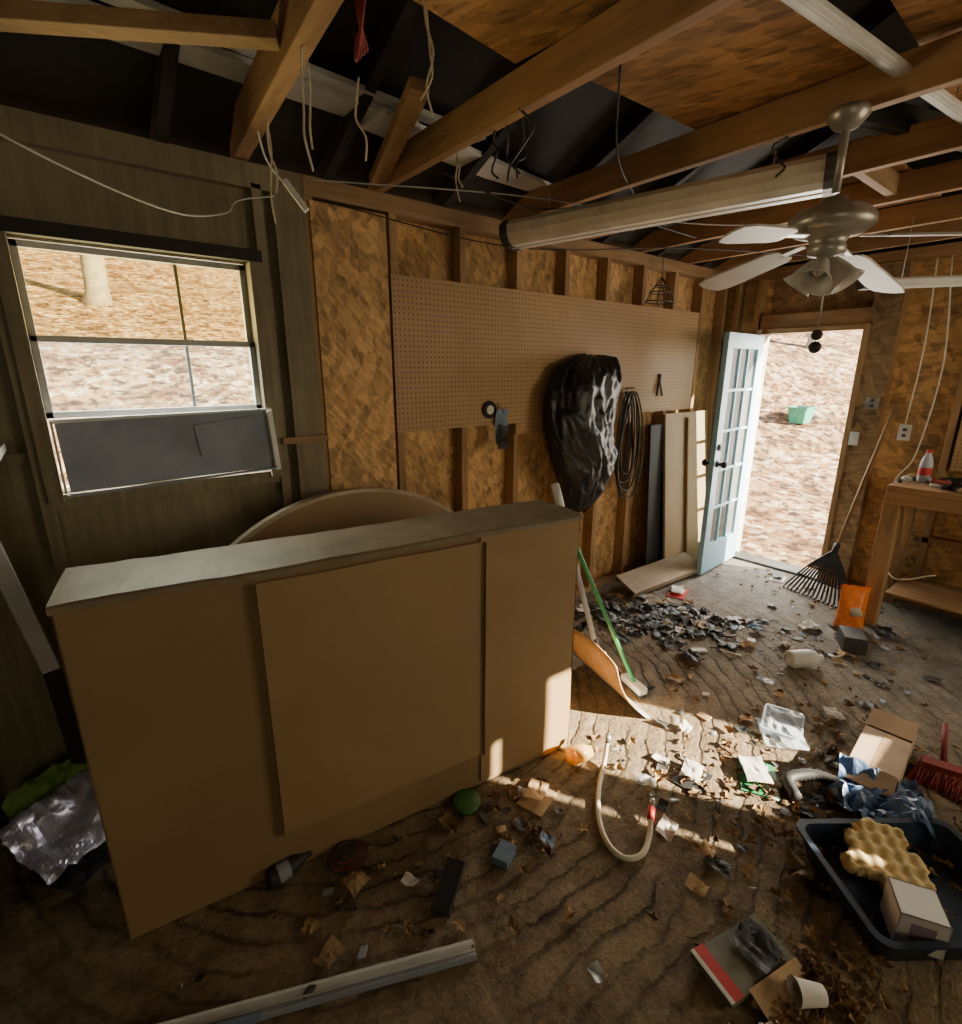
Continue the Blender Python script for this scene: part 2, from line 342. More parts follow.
sl(.76,1.30,.75,1.38,2.562,OSBC,.12); sl(1.31,2.14,.75,1.32,2.562,OSBC,-.04); sl(1.75,2.75,-.1,.62,2.57,OSBC,.02); sl(2.74,3.9,.9,1.4,2.562,OSBC)
o.done()
o=M('white_plank'); o.beam((-.5,2.0,2.585),(1.28,2.06,2.59),.13,.02,DWHITE); o.beam((1.1,2.04,2.572),(2.38,2.24,2.565),.17,.02,WHITE); o.beam((-.5,1.86,2.6),(1.6,2.0,2.61),.06,.02,DWHITE); o.done(.002)
# ---------------------------------------------------------------- fluorescent fixtures
def fixture(name,p,q,w=.13,body=DWHITE,hh=.05,lens=None):
    o=M(name); p=Vector(p);q=Vector(q); d=(q-p).normalized(); sd=d.cross(Vector((0,0,1))).normalized(); up=sd.cross(d)
    vs=[];prof=[(-w*.5,.0),(-w*.5,hh*.6),(-w*.35,hh),(w*.35,hh),(w*.5,hh*.6),(w*.5,0),(w*.42,-hh*.45),(w*.25,-hh*.7),(-w*.25,-hh*.7),(-w*.42,-hh*.45)]
    for e in (p,q):
        for a,b in prof: vs.append(e+sd*a+up*b)
    k=len(prof); o.add(vs,[(i,(i+1)%k,k+(i+1)%k,k+i) for i in range(k)],body)
    for e,s_ in ((p,-1),(q,1)):
        vv=[e+sd*a*1.03+up*b*1.05 for a,b in prof]+[e+d*s_*.012+sd*a*1.03+up*b*1.05 for a,b in prof]+[e-d*s_*.03+sd*a*1.03+up*b*1.05 for a,b in prof]
        o.add(vv,[tuple(range(k,2*k))]+[(i,(i+1)%k,k+(i+1)%k,k+i) for i in range(k)]+[(i,(i+1)%k,2*k+(i+1)%k,2*k+i) for i in range(k)],DARK)
    for a in (-w*.46,w*.46): o.beam(p+sd*a+up*.0,q+sd*a+up*.0,.006,.012,WHITE)
    o.beam(p-up*hh*.72,q-up*hh*.72,.012,.004,WHITE)
    for e in (p+d*.2,q-d*.2):
        o.tube([e+up*hh,Vector((e.x,e.y,max(2.44,e.z+.1)))],.003,METAL,5)
    o.done(.002)
LENS=simple('yellowed_lens',(.62,.56,.46),.4,0,.25,5)
fixture('fluorescent_light_fixture',(2.30,.85,2.315),(1.87,2.10,2.275),.20,LENS,.062)
fixture('fluorescent_light_fixture.001',(1.30,.725,2.50),(2.72,.575,2.50),.045,WHITE,.015)
fixture('fluorescent_light_fixture.002',(3.55,1.08,2.10),(4.3,.45,2.13),.09,WHITE,.03)
# ---------------------------------------------------------------- ceiling fan
o=M('ceiling_fan'); hx,hy=2.06,.75
o.lathe([(0,.0),(.055,0),(.06,-.02),(.035,-.05),(.012,-.06)],(hx,hy,2.43),NICKEL)
o.tube([(hx,hy,2.42),(hx,hy,2.2)],.012,NICKEL,10)
o.lathe([(.012,.085),(.035,.08),(.045,.06),(.10,.045),(.125,.02),(.127,-.005),(.10,-.025),(.06,-.035),(.05,-.055),(.055,-.063),(.055,-.085),(.02,-.095),(0,-.095)],(hx,hy,2.105),NICKEL,32)
for k,(az,dr) in enumerate(((70,9),(-6,14),(-56,3),(158,3))):
    T=Matrix.Translation((hx,hy,2.075))@Matrix.Rotation(math.radians(az),4,'Z')@Matrix.Rotation(math.radians(dr),4,'Y')@Matrix.Rotation(math.radians(10),4,'X')
    o.T=T
    o.box((.14,0,0),(.10,.022,.006),NICKEL); o.box((.19,0,0),(.05,.07,.005),NICKEL)
    q=1.0 if az!=158 else .72
    pr=[(.17,-.04),(.20,-.052),(.48*q,-.065),(.535*q,-.055),(.55*q,-.02),(.55*q,.02),(.535*q,.055),(.48*q,.065),(.20,.052),(.17,.04)]
    n_=len(pr); vs=[(a,b,.004) for a,b in pr]+[(a,b,-.003) for a,b in pr]
    o.add(vs,[tuple(range(n_)),tuple(range(2*n_-1,n_-1,-1))]+[(i,n_+i,n_+(i+1)%n_,(i+1)%n_) for i in range(n_)],BLADE)
o.T=Matrix.Identity(4)
for k in range(4):
    a=math.radians(5+90*k); d=Vector((math.cos(a),math.sin(a),-1.3)).normalized(); p=Vector((hx,hy,2.025))
    o.tube([p,p+d*.05],.013,NICKEL,8)
    o.lathe([(.016,.035),(.022,.04),(.03,.065),(.038,.10),(.052,.125),(.05,.125),(.036,.10),(.027,.065),(.018,.045)],p,SHADE,20,d)
    o.lathe([(0,.035),(.016,.05),(.022,.07),(.012,.09),(0,.095)],p,WHITE,12,d)
def ch(x,y,z0,z1): o.tube([(x,y,z0),(x,y,z1)],.0025,NICKEL,5)
ch(hx-.02,hy-.02,2.02,1.74); ch(hx+.03,hy-.0,2.02,1.80)
for z,r in ((1.765,.018),(1.725,.02)): o.lathe([(0,-r)]+[(r*math.sin(t_*math.pi/8),-r*math.cos(t_*math.pi/8)) for t_ in range(1,8)]+[(0,r)],(hx-.02,hy-.02,z),BLACK,14)
o.done()
# ---------------------------------------------------------------- cardboard box
o=M('cardboard_box')
ang=math.atan2(-.251,1.655); o.T=Matrix.Translation((-.106,1.556,0))@Matrix.Rotation(ang,4,'Z')
L=1.67; D=.28; Hh=1.09
def warp_panel(x0,x1,z0,z1,yo,m,amp=.006,nx=24,nz=16,seed=0,th=.004,sk=0):
    vs=[];fs=[]
    for j in range(nz+1):
        for i in range(nx+1):
            z=z0+(z1-z0)*j/nz; x=x0+(x1-x0)*i/nx+sk*(z-z0)
            vs.append((x,yo-abs(noise.noise(Vector((x*2.2+seed,z*2.2,seed))))*amp*2,z+(0 if 0<j<nz else noise.noise(Vector((x*4,seed,j)))*.004)))
    for j in range(nz):
        for i in range(nx): a=j*(nx+1)+i; fs.append((a,a+1,a+nx+2,a+nx+1))
    o.add(vs,fs,m,True)
    dz=sk*(z1-z0)
    o.add([(x0,yo,z0),(x0,yo-th,z0),(x0+dz,yo-th,z1),(x0+dz,yo,z1)],[(0,1,2,3)],CARD); o.add([(x1,yo,z0),(x1,yo-th,z0),(x1+dz,yo-th,z1),(x1+dz,yo,z1)],[(0,1,2,3)],CARD)
o.bx(0,L,0,D,0.0,Hh,CARD)
warp_panel(.455,1.215,.16,1.06,-.016,CARD2,.004,seed=3,th=.016,sk=.006)
warp_panel(.005,L-.004,.01,1.085,-.002,CARD,.003,40,seed=5)
warp_panel(1.21,L-.004,.02,1.085,-.006,CARD2,.003,seed=15)
vs=[];fs=[];nx=60
for j,(yy,zz) in enumerate(((-.010,-.016),(-.012,.0),(-.004,.006),(.1,.010),(.2,.008),(D+.004,.004),(D+.008,-.02))):
    for i in range(nx+1):
        x=-.006+(L+.012)*i/nx; wv=noise.noise(Vector((x*3,yy*6,0)))*.006+noise.noise(Vector((x*14,yy*20,5)))*.003
        vs.append((x,yy,Hh+zz+(wv if 0<j<6 else wv*.8)))
for j in range(6):
    for i in range(nx): a=j*(nx+1)+i; fs.append((a,a+1,a+nx+2,a+nx+1))
o.add(vs,fs,CARDT,False)
o.done()
o=M('oval_table_top')
n_=64; cx,cz=.95,.565; vs=[]
for y_,sc in ((2.06,.97),(2.06,1.0),(2.10,1.0),(2.10,.97)):
    for k in range(n_):
        a=2*math.pi*k/n_; vs.append((cx+.75*sc*math.cos(a),y_+.09*(math.sin(a)),cz+.56*sc*math.sin(a)))
fs=[]
for r in range(3):
    for k in range(n_): k2=(k+1)%n_; fs.append((r*n_+k,r*n_+k2,(r+1)*n_+k2,(r+1)*n_+k))
o.add(vs,fs,wood('tabletop_edge',(.50,.42,.28),0)); o.add([vs[k] for k in range(n_)],[tuple(range(n_))],CARD); o.add([vs[3*n_+k] for k in range(n_)],[tuple(range(n_))],CARD)
o.done()
# ---------------------------------------------------------------- things on back wall
o=M('black_trash_bag')
rings=[(1.74,2.80,.07,.02),(1.725,2.78,.18,.06),(1.66,2.68,.28,.10),(1.55,2.62,.31,.12),(1.4,2.58,.31,.13),(1.25,2.56,.28,.14),(1.1,2.60,.26,.15),(.97,2.63,.22,.13),(.85,2.66,.19,.10),(.76,2.67,.14,.07),(.69,2.70,.06,.03)]
vs=[];fs=[];n_=120
R2=[]
for i in range(len(rings)-1):
    for k in range(12):
        t_=k/12; R2.append([rings[i][j]*(1-t_)+rings[i+1][j]*t_ for j in range(4)])
R2.append(rings[-1])
def rdg(v): return 1-abs(noise.noise(v))*2
for z,x,w,d in R2:
    for k in range(n_):
        a=2*math.pi*k/n_; ca,sa=math.cos(a),math.sin(a)
        nn=noise.noise(Vector((ca*1.6,sa*1.6,z*4)))*.28+(rdg(Vector((ca*2.4+z*3,sa*2.4,z*4+3)))-.6)*.18+(rdg(Vector((ca*5+z*4,sa*5-z*5,z*8)))-.6)*.12+(rdg(Vector((ca*10,sa*10+z*6,z*15)))-.6)*.05
        yy=YB-.02-d+ d*sa*(1+nn)
        vs.append((x+w*ca*(1+nn*.4),min(yy,YB-.015),z+nn*.08))
for i in range(len(R2)-1):
    for k in range(n_): k2=(k+1)%n_; fs.append((i*n_+k,i*n_+k2,(i+1)*n_+k2,(i+1)*n_+k))
fs.append(tuple(range(n_)))
o.add(vs,fs,BLACKP,True); o.done()
o=M('coiled_cables')
for k in range(8):
    rx=.035+.012*k; rz=.30+.03*((k*5)%4); cx_=3.20+.03*math.sin(k*2.1); pts=[]
    for i in range(33):
        a=2*math.pi*i/32+math.pi/2; sg=math.sin(a); pts.append((cx_+rx*math.cos(a)*(1.15-.35*sg)+.008*math.sin(a*3+k),YB-.03-.008*k,1.50-rz+rz*sg))
    o.tube(pts,.0065,CORD if k%3 else BLACK,6,False)
o.tube([(3.2,YB,1.52),(3.2,YB-.1,1.53)],.006,METAL,6); o.done()
o=M('hanging_wire_basket')
for zz,r in ((2.1,.13),(2.16,.10),(2.2,.06)):
    o.tube([(3.33+r*math.cos(i*math.pi/10),2.2+r*math.sin(i*math.pi/10)*.6,zz) for i in range(21)],.004,DARK,5,False)
for k in range(6):
    a=k*math.pi/3; o.tube([(3.33+.13*math.cos(a),2.2+.078*math.sin(a),2.1),(3.33+.1*math.cos(a),2.2+.06*math.sin(a),2.16),(3.33,2.2,2.26)],.003,DARK,5)
o.tube([(3.33,2.2,2.26),(3.33,2.2,2.44)],.003,DARK,5); o.done()
o=M('wall_thermometer')
o.lathe([(0,0),(.045,0),(.05,.008),(.046,.018),(0,.018)],(1.92,YB-.014,1.43),BLACK,24,(0,-1,0)); o.lathe([(0,.019),(.026,.019)],(1.92,YB-.014,1.43),WHITE,24,(0,-1,0)); o.done()
o=M('hanging_gloves')
o.sheet((2.0,YB-.02,1.33),.09,.2,LBLUE,(math.pi/2,0,.0),.03,8,3,9); o.sheet((1.99,YB-.04,1.27),.06,.14,DARK,(math.pi/2,.2,.0),.03,8,5,9); o.tube([(1.99,YB-.01,1.47),(1.99,YB-.04,1.42)],.004,METAL,5); o.done()
o=M('hanging_pliers')
o.tube([(3.62,YB-.02,1.62),(3.60,YB-.025,1.54),(3.57,YB-.03,1.46)],.008,DARK,6); o.tube([(3.60,YB-.02,1.62),(3.62,YB-.025,1.54),(3.65,YB-.03,1.46)],.008,DARK,6); o.done()
o=M('leaning_panels')
o.box((4.02,YB-.10,.66),(.64,.02,1.32),simple('pale_panel',(.40,.28,.16),.6,0,.1,3),(-.10,0,0)); o.box((3.66,YB-.06,.62),(.26,.02,1.24),BLACK,(-.06,0,0)); o.box((4.0,YB-.125,.64),(.02,.02,1.28),LZ,(-.1,0,0)); o.done(.002)
o=M('floor_wood_board'); o.T=Matrix.Translation((3.52,2.10,.10))@Matrix.Rotation(-.04,4,'Z')@Matrix.Rotation(.42,4,'X')
o.box((0,0,0),(.9,.20,.014),PALE); o.box((0,-.095,-.02),(.9,.014,.05),PALE); o.box((0,.095,-.02),(.9,.014,.05),PALE); o.done(.002)
def plate(name,y,z,w,h,m,tog=True):
    o=M(name); o.bx(XD-.02,XD-.012,y-w/2,y+w/2,z-h/2,z+h/2,m)
    if tog: o.bx(XD-.03,XD-.02,y-.006,y+.006,z-.015,z+.015,m)
    else:
        for d in (-.02,.02): o.bx(XD-.023,XD-.019,y-.012,y+.012,z+d-.01,z+d+.01,DARK)
    o.done(.002)
plate('light_switch',1.27,1.16,.06,.10,WHITE); plate('thermostat_box',1.20,1.42,.08,.08,METAL,False); plate('wall_outlet',.98,1.23,.07,.11,WHITE,False)
# ---------------------------------------------------------------- workbench right
o=M('workbench')
o.bx(4.06,4.56,-1.4,.9,.90,.94,LY); o.bx(4.05,4.08,-1.4,.9,.82,.90,LY)
o.beam((4.02,.84,0),(4.12,.86,.9),.09,.09,LZ); o.beam((4.10,-.3,0),(4.10,-.3,.9),.09,.09,LZ); o.beam((4.52,.86,0),(4.52,.86,.9),.04,.09,LZ); o.beam((4.10,-1.3,0),(4.10,-1.3,.9),.09,.09,LZ)
o.bx(4.1,4.56,-1.3,.8,.20,.22,LY); o.beam((4.5,.84,.1),(4.15,.84,.8),.04,.08,LX)
o.done(.004)
o=M('soda_bottle'); o.lathe([(0,0),(.033,0),(.036,.02),(.034,.06),(.036,.11),(.03,.15),(.014,.19),(.013,.2)],(4.33,.78,.94),CLEAR,20); o.lathe([(.037,.05),(.037,.10)],(4.33,.78,.94),RED,20); o.lathe([(.016,.195),(.016,.215),(0,.216)],(4.33,.78,.94),RED,14); o.done()
o=M('frying_pan'); o.lathe([(0,.004),(.10,.004),(.13,.045),(.134,.045),(.105,0),(0,0)],(4.30,.56,.94),BLACK,28); o.tube([(4.18,.62,.98),(4.10,.70,1.0)],.012,DRED,8); o.done()
o=M('bench_clutter')
for k in range(26): o.blob((random.uniform(4.12,4.5),random.uniform(.3,.88),.955),(random.uniform(.015,.045),random.uniform(.015,.04),random.uniform(.01,.03)),random.choice([DARK,DARK,WHITE,METAL,LBLUE,CARDL]),k,.2,1)
o.done()
# ---------------------------------------------------------------- rake
o=M('leaf_rake')
top=Vector((4.54,1.06,1.40)); ap=Vector((4.30,1.17,.42))
o.tube([top,ap],.012,LZ,10); o.tube([ap,ap+(ap-top)*.08],.02,BLACK,10)
u=(ap-top).normalized(); sd=Vector((.25,.9,0)).normalized()
for k in range(17):
    s_=(k-8)/8; e=Vector((4.17,1.20,.03))+sd*s_*.25; md=ap.lerp(e,.55)+Vector((0,0,.01))
    o.tube(catmull([ap+u*.05,md,e,e+Vector((-.05,0,-.015))],4),.007,BLACK,5)
for fr_ in (.4,.55,.75):
    o.tube([ap.lerp(Vector((4.17,1.20,.03))+sd*(k-8)/8*.25,fr_) for k in range(17)],.008,BLACK,5)
o.done()
# ---------------------------------------------------------------- snow shovel + broom
o=M('snow_shovel')
tp=Vector((1.76,1.64,1.12)); bt=Vector((2.02,1.56,.26))
o.tube([tp,bt],.014,GREYB,10); d=(bt-tp).normalized(); o.tube([tp-d*.01,tp+d*.16],.02,WHITE,10)
sdv=Vector((.28,.96,0)).normalized()
A0=Vector((2.06,1.44,.0)); vs=[];fs=[]
for j in range(9):
    t_=j/8; z=.30*t_; off=Vector((-.13*t_-.05*math.sin(t_*math.pi),.06*t_,0))
    for i in range(9):
        s_=(i-4)/4; wv=.27-.06*t_
        vs.append(A0+off+sdv*s_*wv+Vector((0,0,z+.01- .03*s_*s_*t_)))
for j in range(8):
    for i in range(8): a=j*9+i; fs.append((a,a+1,a+10,a+9))
o.add(vs,fs[:16],WHITE,True); o.add(vs,fs[16:],TAN,True)
o.tube([vs[i]+Vector((.004,0,0)) for i in range(9)],.008,WHITE,6)
for i in (2,4,6): o.tube([vs[j*9+i]+Vector((.004,-.001,0)) for j in range(9)],.004,TAN,5)
o.tube([bt,Vector((2.0,1.48,.14))],.016,DARK,8)
ob=o.done(); sm=ob.modifiers.new('s','SOLIDIFY'); sm.thickness=.004
o=M('green_broom')
a=Vector((1.69,1.49,.97)); b=Vector((2.12,1.36,.06)); o.tube([a,b],.011,GREEN,10); o.box(b+Vector((0,0,-.01)),(.05,.16,.035),WHITE,(0,0,-.3)); o.box(b+Vector((0.01,0,-.04)),(.04,.15,.03),DARK,(0,0,-.3)); o.tube([a,a+(a-b)*.04],.013,WHITE,8); o.done(.003)
# ---------------------------------------------------------------- floor objects
o=M('orange_snack_bag')
vs=[];fs=[]
for j in range(15):
    t_=j/14; w=.085*(1-.10*math.sin(t_*3.1)); d=(.065*math.sin(max(.08,1-t_)*math.pi*.62)+.004)
    for k in range(24):
        a=2*math.pi*k/24; nn=1+.35*noise.noise(Vector((math.cos(a)*2,math.sin(a)*2,t_*5)))
        cx_,cy_=w*math.cos(a),d*nn*math.sin(a)
        vs.append((3.84+cx_*.55+cy_*.8,.90-cx_*.83+cy_*.5,.003+.29*t_+.02*noise.noise(Vector((k*.5,j*.5,0)))*t_))
for j in range(14):
    for k in range(24): k2=(k+1)%24; fs.append((j*24+k,j*24+k2,(j+1)*24+k2,(j+1)*24+k))
o.add(vs,fs,ORANGE,True); o.blob((3.785,.865,.14),(.012,.045,.03),PAPER,3,.2,2); o.done()
def carton(name,c,d,m,rz,open_=False,lbl=None,th=.004):
    o=M(name); o.T=Matrix.Translation((c[0],c[1],c[2]))@Matrix.Rotation(rz,4,'Z'); x,y,z=d[0]/2,d[1]/2,d[2]
    o.bx(-x,x,-y,y,0,th,m); o.bx(-x,-x+th,-y,y,0,z,m); o.bx(x-th,x,-y,y,0,z,m); o.bx(-x,x,-y,-y+th,0,z,m); o.bx(-x,x,y-th,y,0,z,m)
    if open_:
        o.box((-x-.04,0,z-.01),(.09,d[1]*.95,th),m,(0,-.6,0)); o.bx(-x,x*.55,-y,y,z-th,z,m); o.box((x*.85,0,z+.02),(x*.5,d[1],th),m,(0,-.4,0)); o.bx(-x,x*.5,-.012,.012,z,z+.001,CARDL)
    else: o.bx(-x,x,-y,y,z-th,z,m)
    if lbl: o.bx(-x*.6,x*.6,-y-.001,-y,z*.2,z*.7,lbl); o.bx(-x-.001,-x,-y*.5,y*.5,z*.3,z*.8,lbl)
    o.done(.002)
PBOX=simple('pale_carton',(.50,.36,.25),.8,0,.2,6); WBOX=simple('white_carton',(.80,.78,.78),.7,0,.05,6); PURP=simple('mauve_print',(.32,.25,.38),.6)
carton('grey_box',(3.56,.80,0),(.17,.12,.10),DARK,.5); carton('open_cardboard_carton',(2.52,.38,0),(.40,.17,.09),PBOX,.08,True)
carton('small_white_box',(1.72,.10,.03),(.12,.12,.12),WBOX,.5,False,PURP); carton('small_blue_box',(.95,1.06,0),(.08,.06,.03),LBLUE,.4)
o=M('flattened_food_box'); o.T=Matrix.Translation((1.27,.38,0))@Matrix.Rotation(-.22,4,'Z')
KH=simple('khaki_print',(.16,.15,.10),.6,0,.3,20)
o.box((0,.0,.016),(.27,.14,.02),KH,(.06,.05,0)); o.box((-.105,0,.034),(.035,.142,.003),RED,(.06,.05,0)); o.box((-.13,0,.036),(.014,.142,.003),PAPER,(.06,.05,0)); o.sheet((.05,.0,.022),.12,.11,BLACK,(.06,.05,.2),.02,8,3,12); o.box((.03,-.10,.02),(.2,.07,.003),CARDL,(.35,.05,0)); o.done(.001)
o=M('storage_tray'); o.T=Matrix.Translation((1.88,.13,0))@Matrix.Rotation(math.radians(-38),4,'Z')
def rr(w,h,r,z,n=6):
    out=[]
    for cx_,cy_,a0 in ((w-r,h-r,0),(-w+r,h-r,90),(-w+r,-h+r,180),(w-r,-h+r,270)):
        for k in range(n): a=math.radians(a0+90*k/(n-1)); out.append((cx_+r*math.cos(a),cy_+r*math.sin(a),z))
    return out
lv=[rr(.235,.175,.03,.012),rr(.255,.195,.04,.10),rr(.275,.215,.045,.10),rr(.275,.215,.045,.093),rr(.262,.20,.04,.092),rr(.24,.18,.03,0)]
n_=24; vs=[p for r in lv for p in r]; fs=[]
for j in range(5):
    for k in range(n_): k2=(k+1)%n_; fs.append((j*n_+k,j*n_+k2,(j+1)*n_+k2,(j+1)*n_+k))
fs.append(tuple(range(n_))); fs.append(tuple(5*n_+k for k in range(n_)))
o.add(vs,fs,NAVY); o.done()
o=M('eggcrate_foam'); vs=[];fs=[]; n_=44
T=Matrix.Translation((1.88,.215,.06))@Matrix.Rotation(math.radians(-5),4,'Z')@Matrix.Rotation(.2,4,'X'); o.T=T
for j in range(n_+1):
    for i in range(n_+1):
        x=(i/n_-.5)*.30; y=(j/n_-.5)*.28
        vs.append((x,y,.05+.009*math.sin(x*95)*math.sin(y*95)))
for j in range(n_):
    for i in range(n_):
        x=(i/n_-.5)*2; y=(j/n_-.5)*2; an=math.atan2(y,x); rad=.80+.10*math.sin(an*7+1)+.12*math.sin(an*3)
        if math.hypot(x,y)>rad: continue
        a=j*(n_+1)+i; fs.append((a,a+1,a+n_+2,a+n_+1))
o.add(vs,fs,FOAM,True); ob=o.done(); sm=ob.modifiers.new('s','SOLIDIFY'); sm.thickness=.035
o=M('blue_plastic_sheet'); o.sheet((2.25,.31,0),.32,.28,BCLOTH,(0,0,.4),.09,24,4,6); o.sheet((2.16,.30,.02),.22,.22,BCLOTH,(0,0,1),.07,18,9,8); o.done()
o=M('silver_bubble_mailer'); o.sheet((-.22,2.03,.10),.30,.26,SILV,(.45,-.1,.5),.05,26,2,5); o.sheet((-.20,1.96,.0),.26,.20,BLACK,(.2,0,.7),.03,10,6,4); o.done()
o=M('green_cloth'); o.sheet((-.24,2.20,.16),.30,.12,GCLOTH,(.3,-.2,.3),.05,14,8,8); o.sheet((-.26,2.20,0),.28,.2,BLACK,(0,0,.3),.09,14,8,8); o.done()
o=M('clear_plastic_container'); o.T=Matrix.Translation((2.42,.74,0))@Matrix.Rotation(.3,4,'Z')
lv=[rr(.085,.06,.02,.003),rr(.10,.075,.02,.05),rr(.11,.085,.02,.05)]; vs=[p for r in lv for p in r]; fs=[(j*24+k,j*24+(k+1)%24,(j+1)*24+(k+1)%24,(j+1)*24+k) for j in range(2) for k in range(24)]+[tuple(range(24))]
o.add(vs,fs,CLEAR); o.sheet((0,0,.03),.2,.15,CLEAR,(0,0,0),.03,8,1,9); o.sheet((-.06,0,.0),.2,.18,CLEAR,(0,0,.4),.03,8,5,9); o.done()
o=M('white_plastic_jug'); o.lathe([(0,0),(.045,0),(.05,.01),(.05,.12),(.04,.15),(.018,.17),(.018,.19),(0,.19)],(3.02,.95,.05),WHITE,20,(.75,-.6,.05)); o.done()
def card(name,c,w,h,m,rz,m2=None):
    o=M(name); o.T=Matrix.Translation(c)@Matrix.Rotation(rz,4,'Z'); o.box((0,0,.004),(w,h,.006),m)
    if m2: o.box((w*.15,0,.009),(w*.5,h*.6,.003),m2)
    o.sheet((w*.1,h*.1,.012),w*.8,h*.7,m2 or m,(0.0,.05,.2),.012,6,w*100,9); o.done()
card('magazine',(2.02,.67,0),.20,.14,GREEN,.5,PAPER); card('red_card',(3.45,1.90,0),.2,.12,RED,.3,PAPER); card('printed_packet',(1.80,.84,0),.15,.11,BLACK,.1,PAPER); card('cardboard_scrap',(1.22,1.17,0),.14,.11,CARDL,.3)
card('paper_scrap',(4.35,1.55,0),.16,.1,PAPER,.2,DARK)
o=M('amber_jar'); o.lathe([(0,0),(.035,0),(.04,.01),(.04,.07),(.03,.09),(.03,.105),(.027,.105),(.027,.09),(.036,.07),(.036,.012),(0,.012)],(1.46,1.22,.042),AMBER,20,(.9,-.3,0)); o.done()
o=M('faucet_supply_hose')
o.smoothtube([(1.60,1.13,.10),(1.56,1.11,.02),(1.44,1.04,.012),(1.33,.95,.012),(1.27,.86,.012),(1.27,.79,.012),(1.33,.76,.012),(1.41,.785,.014),(1.46,.815,.03)],.010,CREAM,10); o.tube([(1.46,.815,.03),(1.50,.838,.05)],.014,RED,10); o.tube([(1.50,.838,.05),(1.525,.85,.06)],.010,METAL,10); o.tube([(1.60,1.13,.10),(1.61,1.135,.13)],.013,METAL,10); o.done()
o=M('aluminium_trim_strip'); o.T=Matrix.Translation((-.30,1.33,0))@Matrix.Rotation(math.atan2(-.43,.95),4,'Z'); o.bx(0,1.08,-.025,.025,.004,.008,WHITE); o.bx(0,1.08,-.027,-.023,.004,.026,GREYB); o.bx(0,1.08,.022,.025,.004,.018,WHITE); o.bx(0,1.08,-.006,0,.006,.014,DWHITE); o.bx(.3,.5,-.028,-.02,.004,.027,LBLUE); o.done(.001)
o=M('dark_bottle'); o.lathe([(0,0),(.028,0),(.03,.01),(.03,.09),(.012,.13),(.012,.15),(0,.15)],(.27,1.46,.031),BLACK,18,(.96,.1,0)); o.lathe([(.0305,.03),(.0305,.07)],(.27,1.46,.031),GREYB,18,(.96,.1,0)); o.done()
o=M('green_lid'); o.lathe([(0,.02),(.05,.02),(.055,.016),(.055,0)],(.99,1.33,0),simple('dull_green',(.06,.16,.05),.5),24); o.done()
o=M('wire_coil')
for k in range(5): o.tube([(.52+(.07-.008*k)*math.cos(i*math.pi/12),1.40+(.06-.006*k)*math.sin(i*math.pi/12),.01+.006*k) for i in range(25)],.003,DRED if k%2 else DARK,5,False)
o.done()
o=M('scrub_brush'); o.box((.72,1.07,.04),(.16,.06,.02),BLACK,(0,-.2,.6))
for k in range(60):
    a=random.uniform(-.07,.07); b=random.uniform(-.025,.025); p=Vector((.72+a*math.cos(.6)-b*math.sin(.6),1.07+a*math.sin(.6)+b*math.cos(.6),.035)); o.tube([p,p+Vector((random.uniform(-.01,.01),random.uniform(-.01,.01),-.033))],.002,DARK,4)
o.done()
o=M('red_push_broom'); o.tube([(2.66,.20,.05),(2.82,.24,.14)],.011,DRED,8); o.box((2.62,.18,.055),(.05,.17,.03),DRED,(0,0,.3))
for k in range(260):
    p=Vector((2.60+random.uniform(-.02,.02),.18+random.uniform(-.09,.09),.05)); o.tube([p,p+Vector((random.uniform(-.09,-.05),random.uniform(-.02,.02),-.045))],.0022,DRED,4)
o.done()
def leaves(name,spec,m=LEAF):
    o=M(name)
    for (cx,cy,sx,sy,n) in spec:
        for _ in range(n):
            x=random.gauss(cx,sx); y=random.gauss(cy,sy)
            if not(XL+.1<x<XD-.1 and YF+.1<y<YB-.06): continue
            if -.15<x<1.6 and 1.53-.1517*(x+.1)<y<1.9-.15*x: continue
            r=random.uniform(.012,.036); a0=random.uniform(0,6.28); vs=[(x,y,.006+random.random()*.006)]
            cu=random.uniform(-.3,.8)
            for k in range(10):
                a=a0+k*math.pi/5; q=r*(1.0 if k%2==0 else .5)*random.uniform(.8,1.15); qq=q*(.65 if k in(2,3,7,8) else 1)
                vs.append((x+qq*math.cos(a),y+qq*math.sin(a),.005+abs(math.sin(a-a0))*r*cu*.9+random.random()*.01 if cu>0 else .006+random.random()*.02))
            o.add(vs,[(0,1+k,1+(k+1)%10) for k in range(10)],m)
    o.done()
leaves('leaf_litter',[(1.95,.6,.35,.2,70),(1.40,.20,.12,.08,70),(2.45,.5,.35,.22,60),(3.3,.9,.5,.3,35),(.75,1.2,.4,.14,24),(3.9,.9,.4,.3,35),(1.27,.27,.05,.04,40),(2.3,.12,.25,.08,60),(1.1,1.15,.2,.1,20),(4.3,1.5,.2,.2,40),(2.0,.42,.12,.06,40),(.9,.9,.3,.2,14),(1.95,.72,.15,.12,40)])
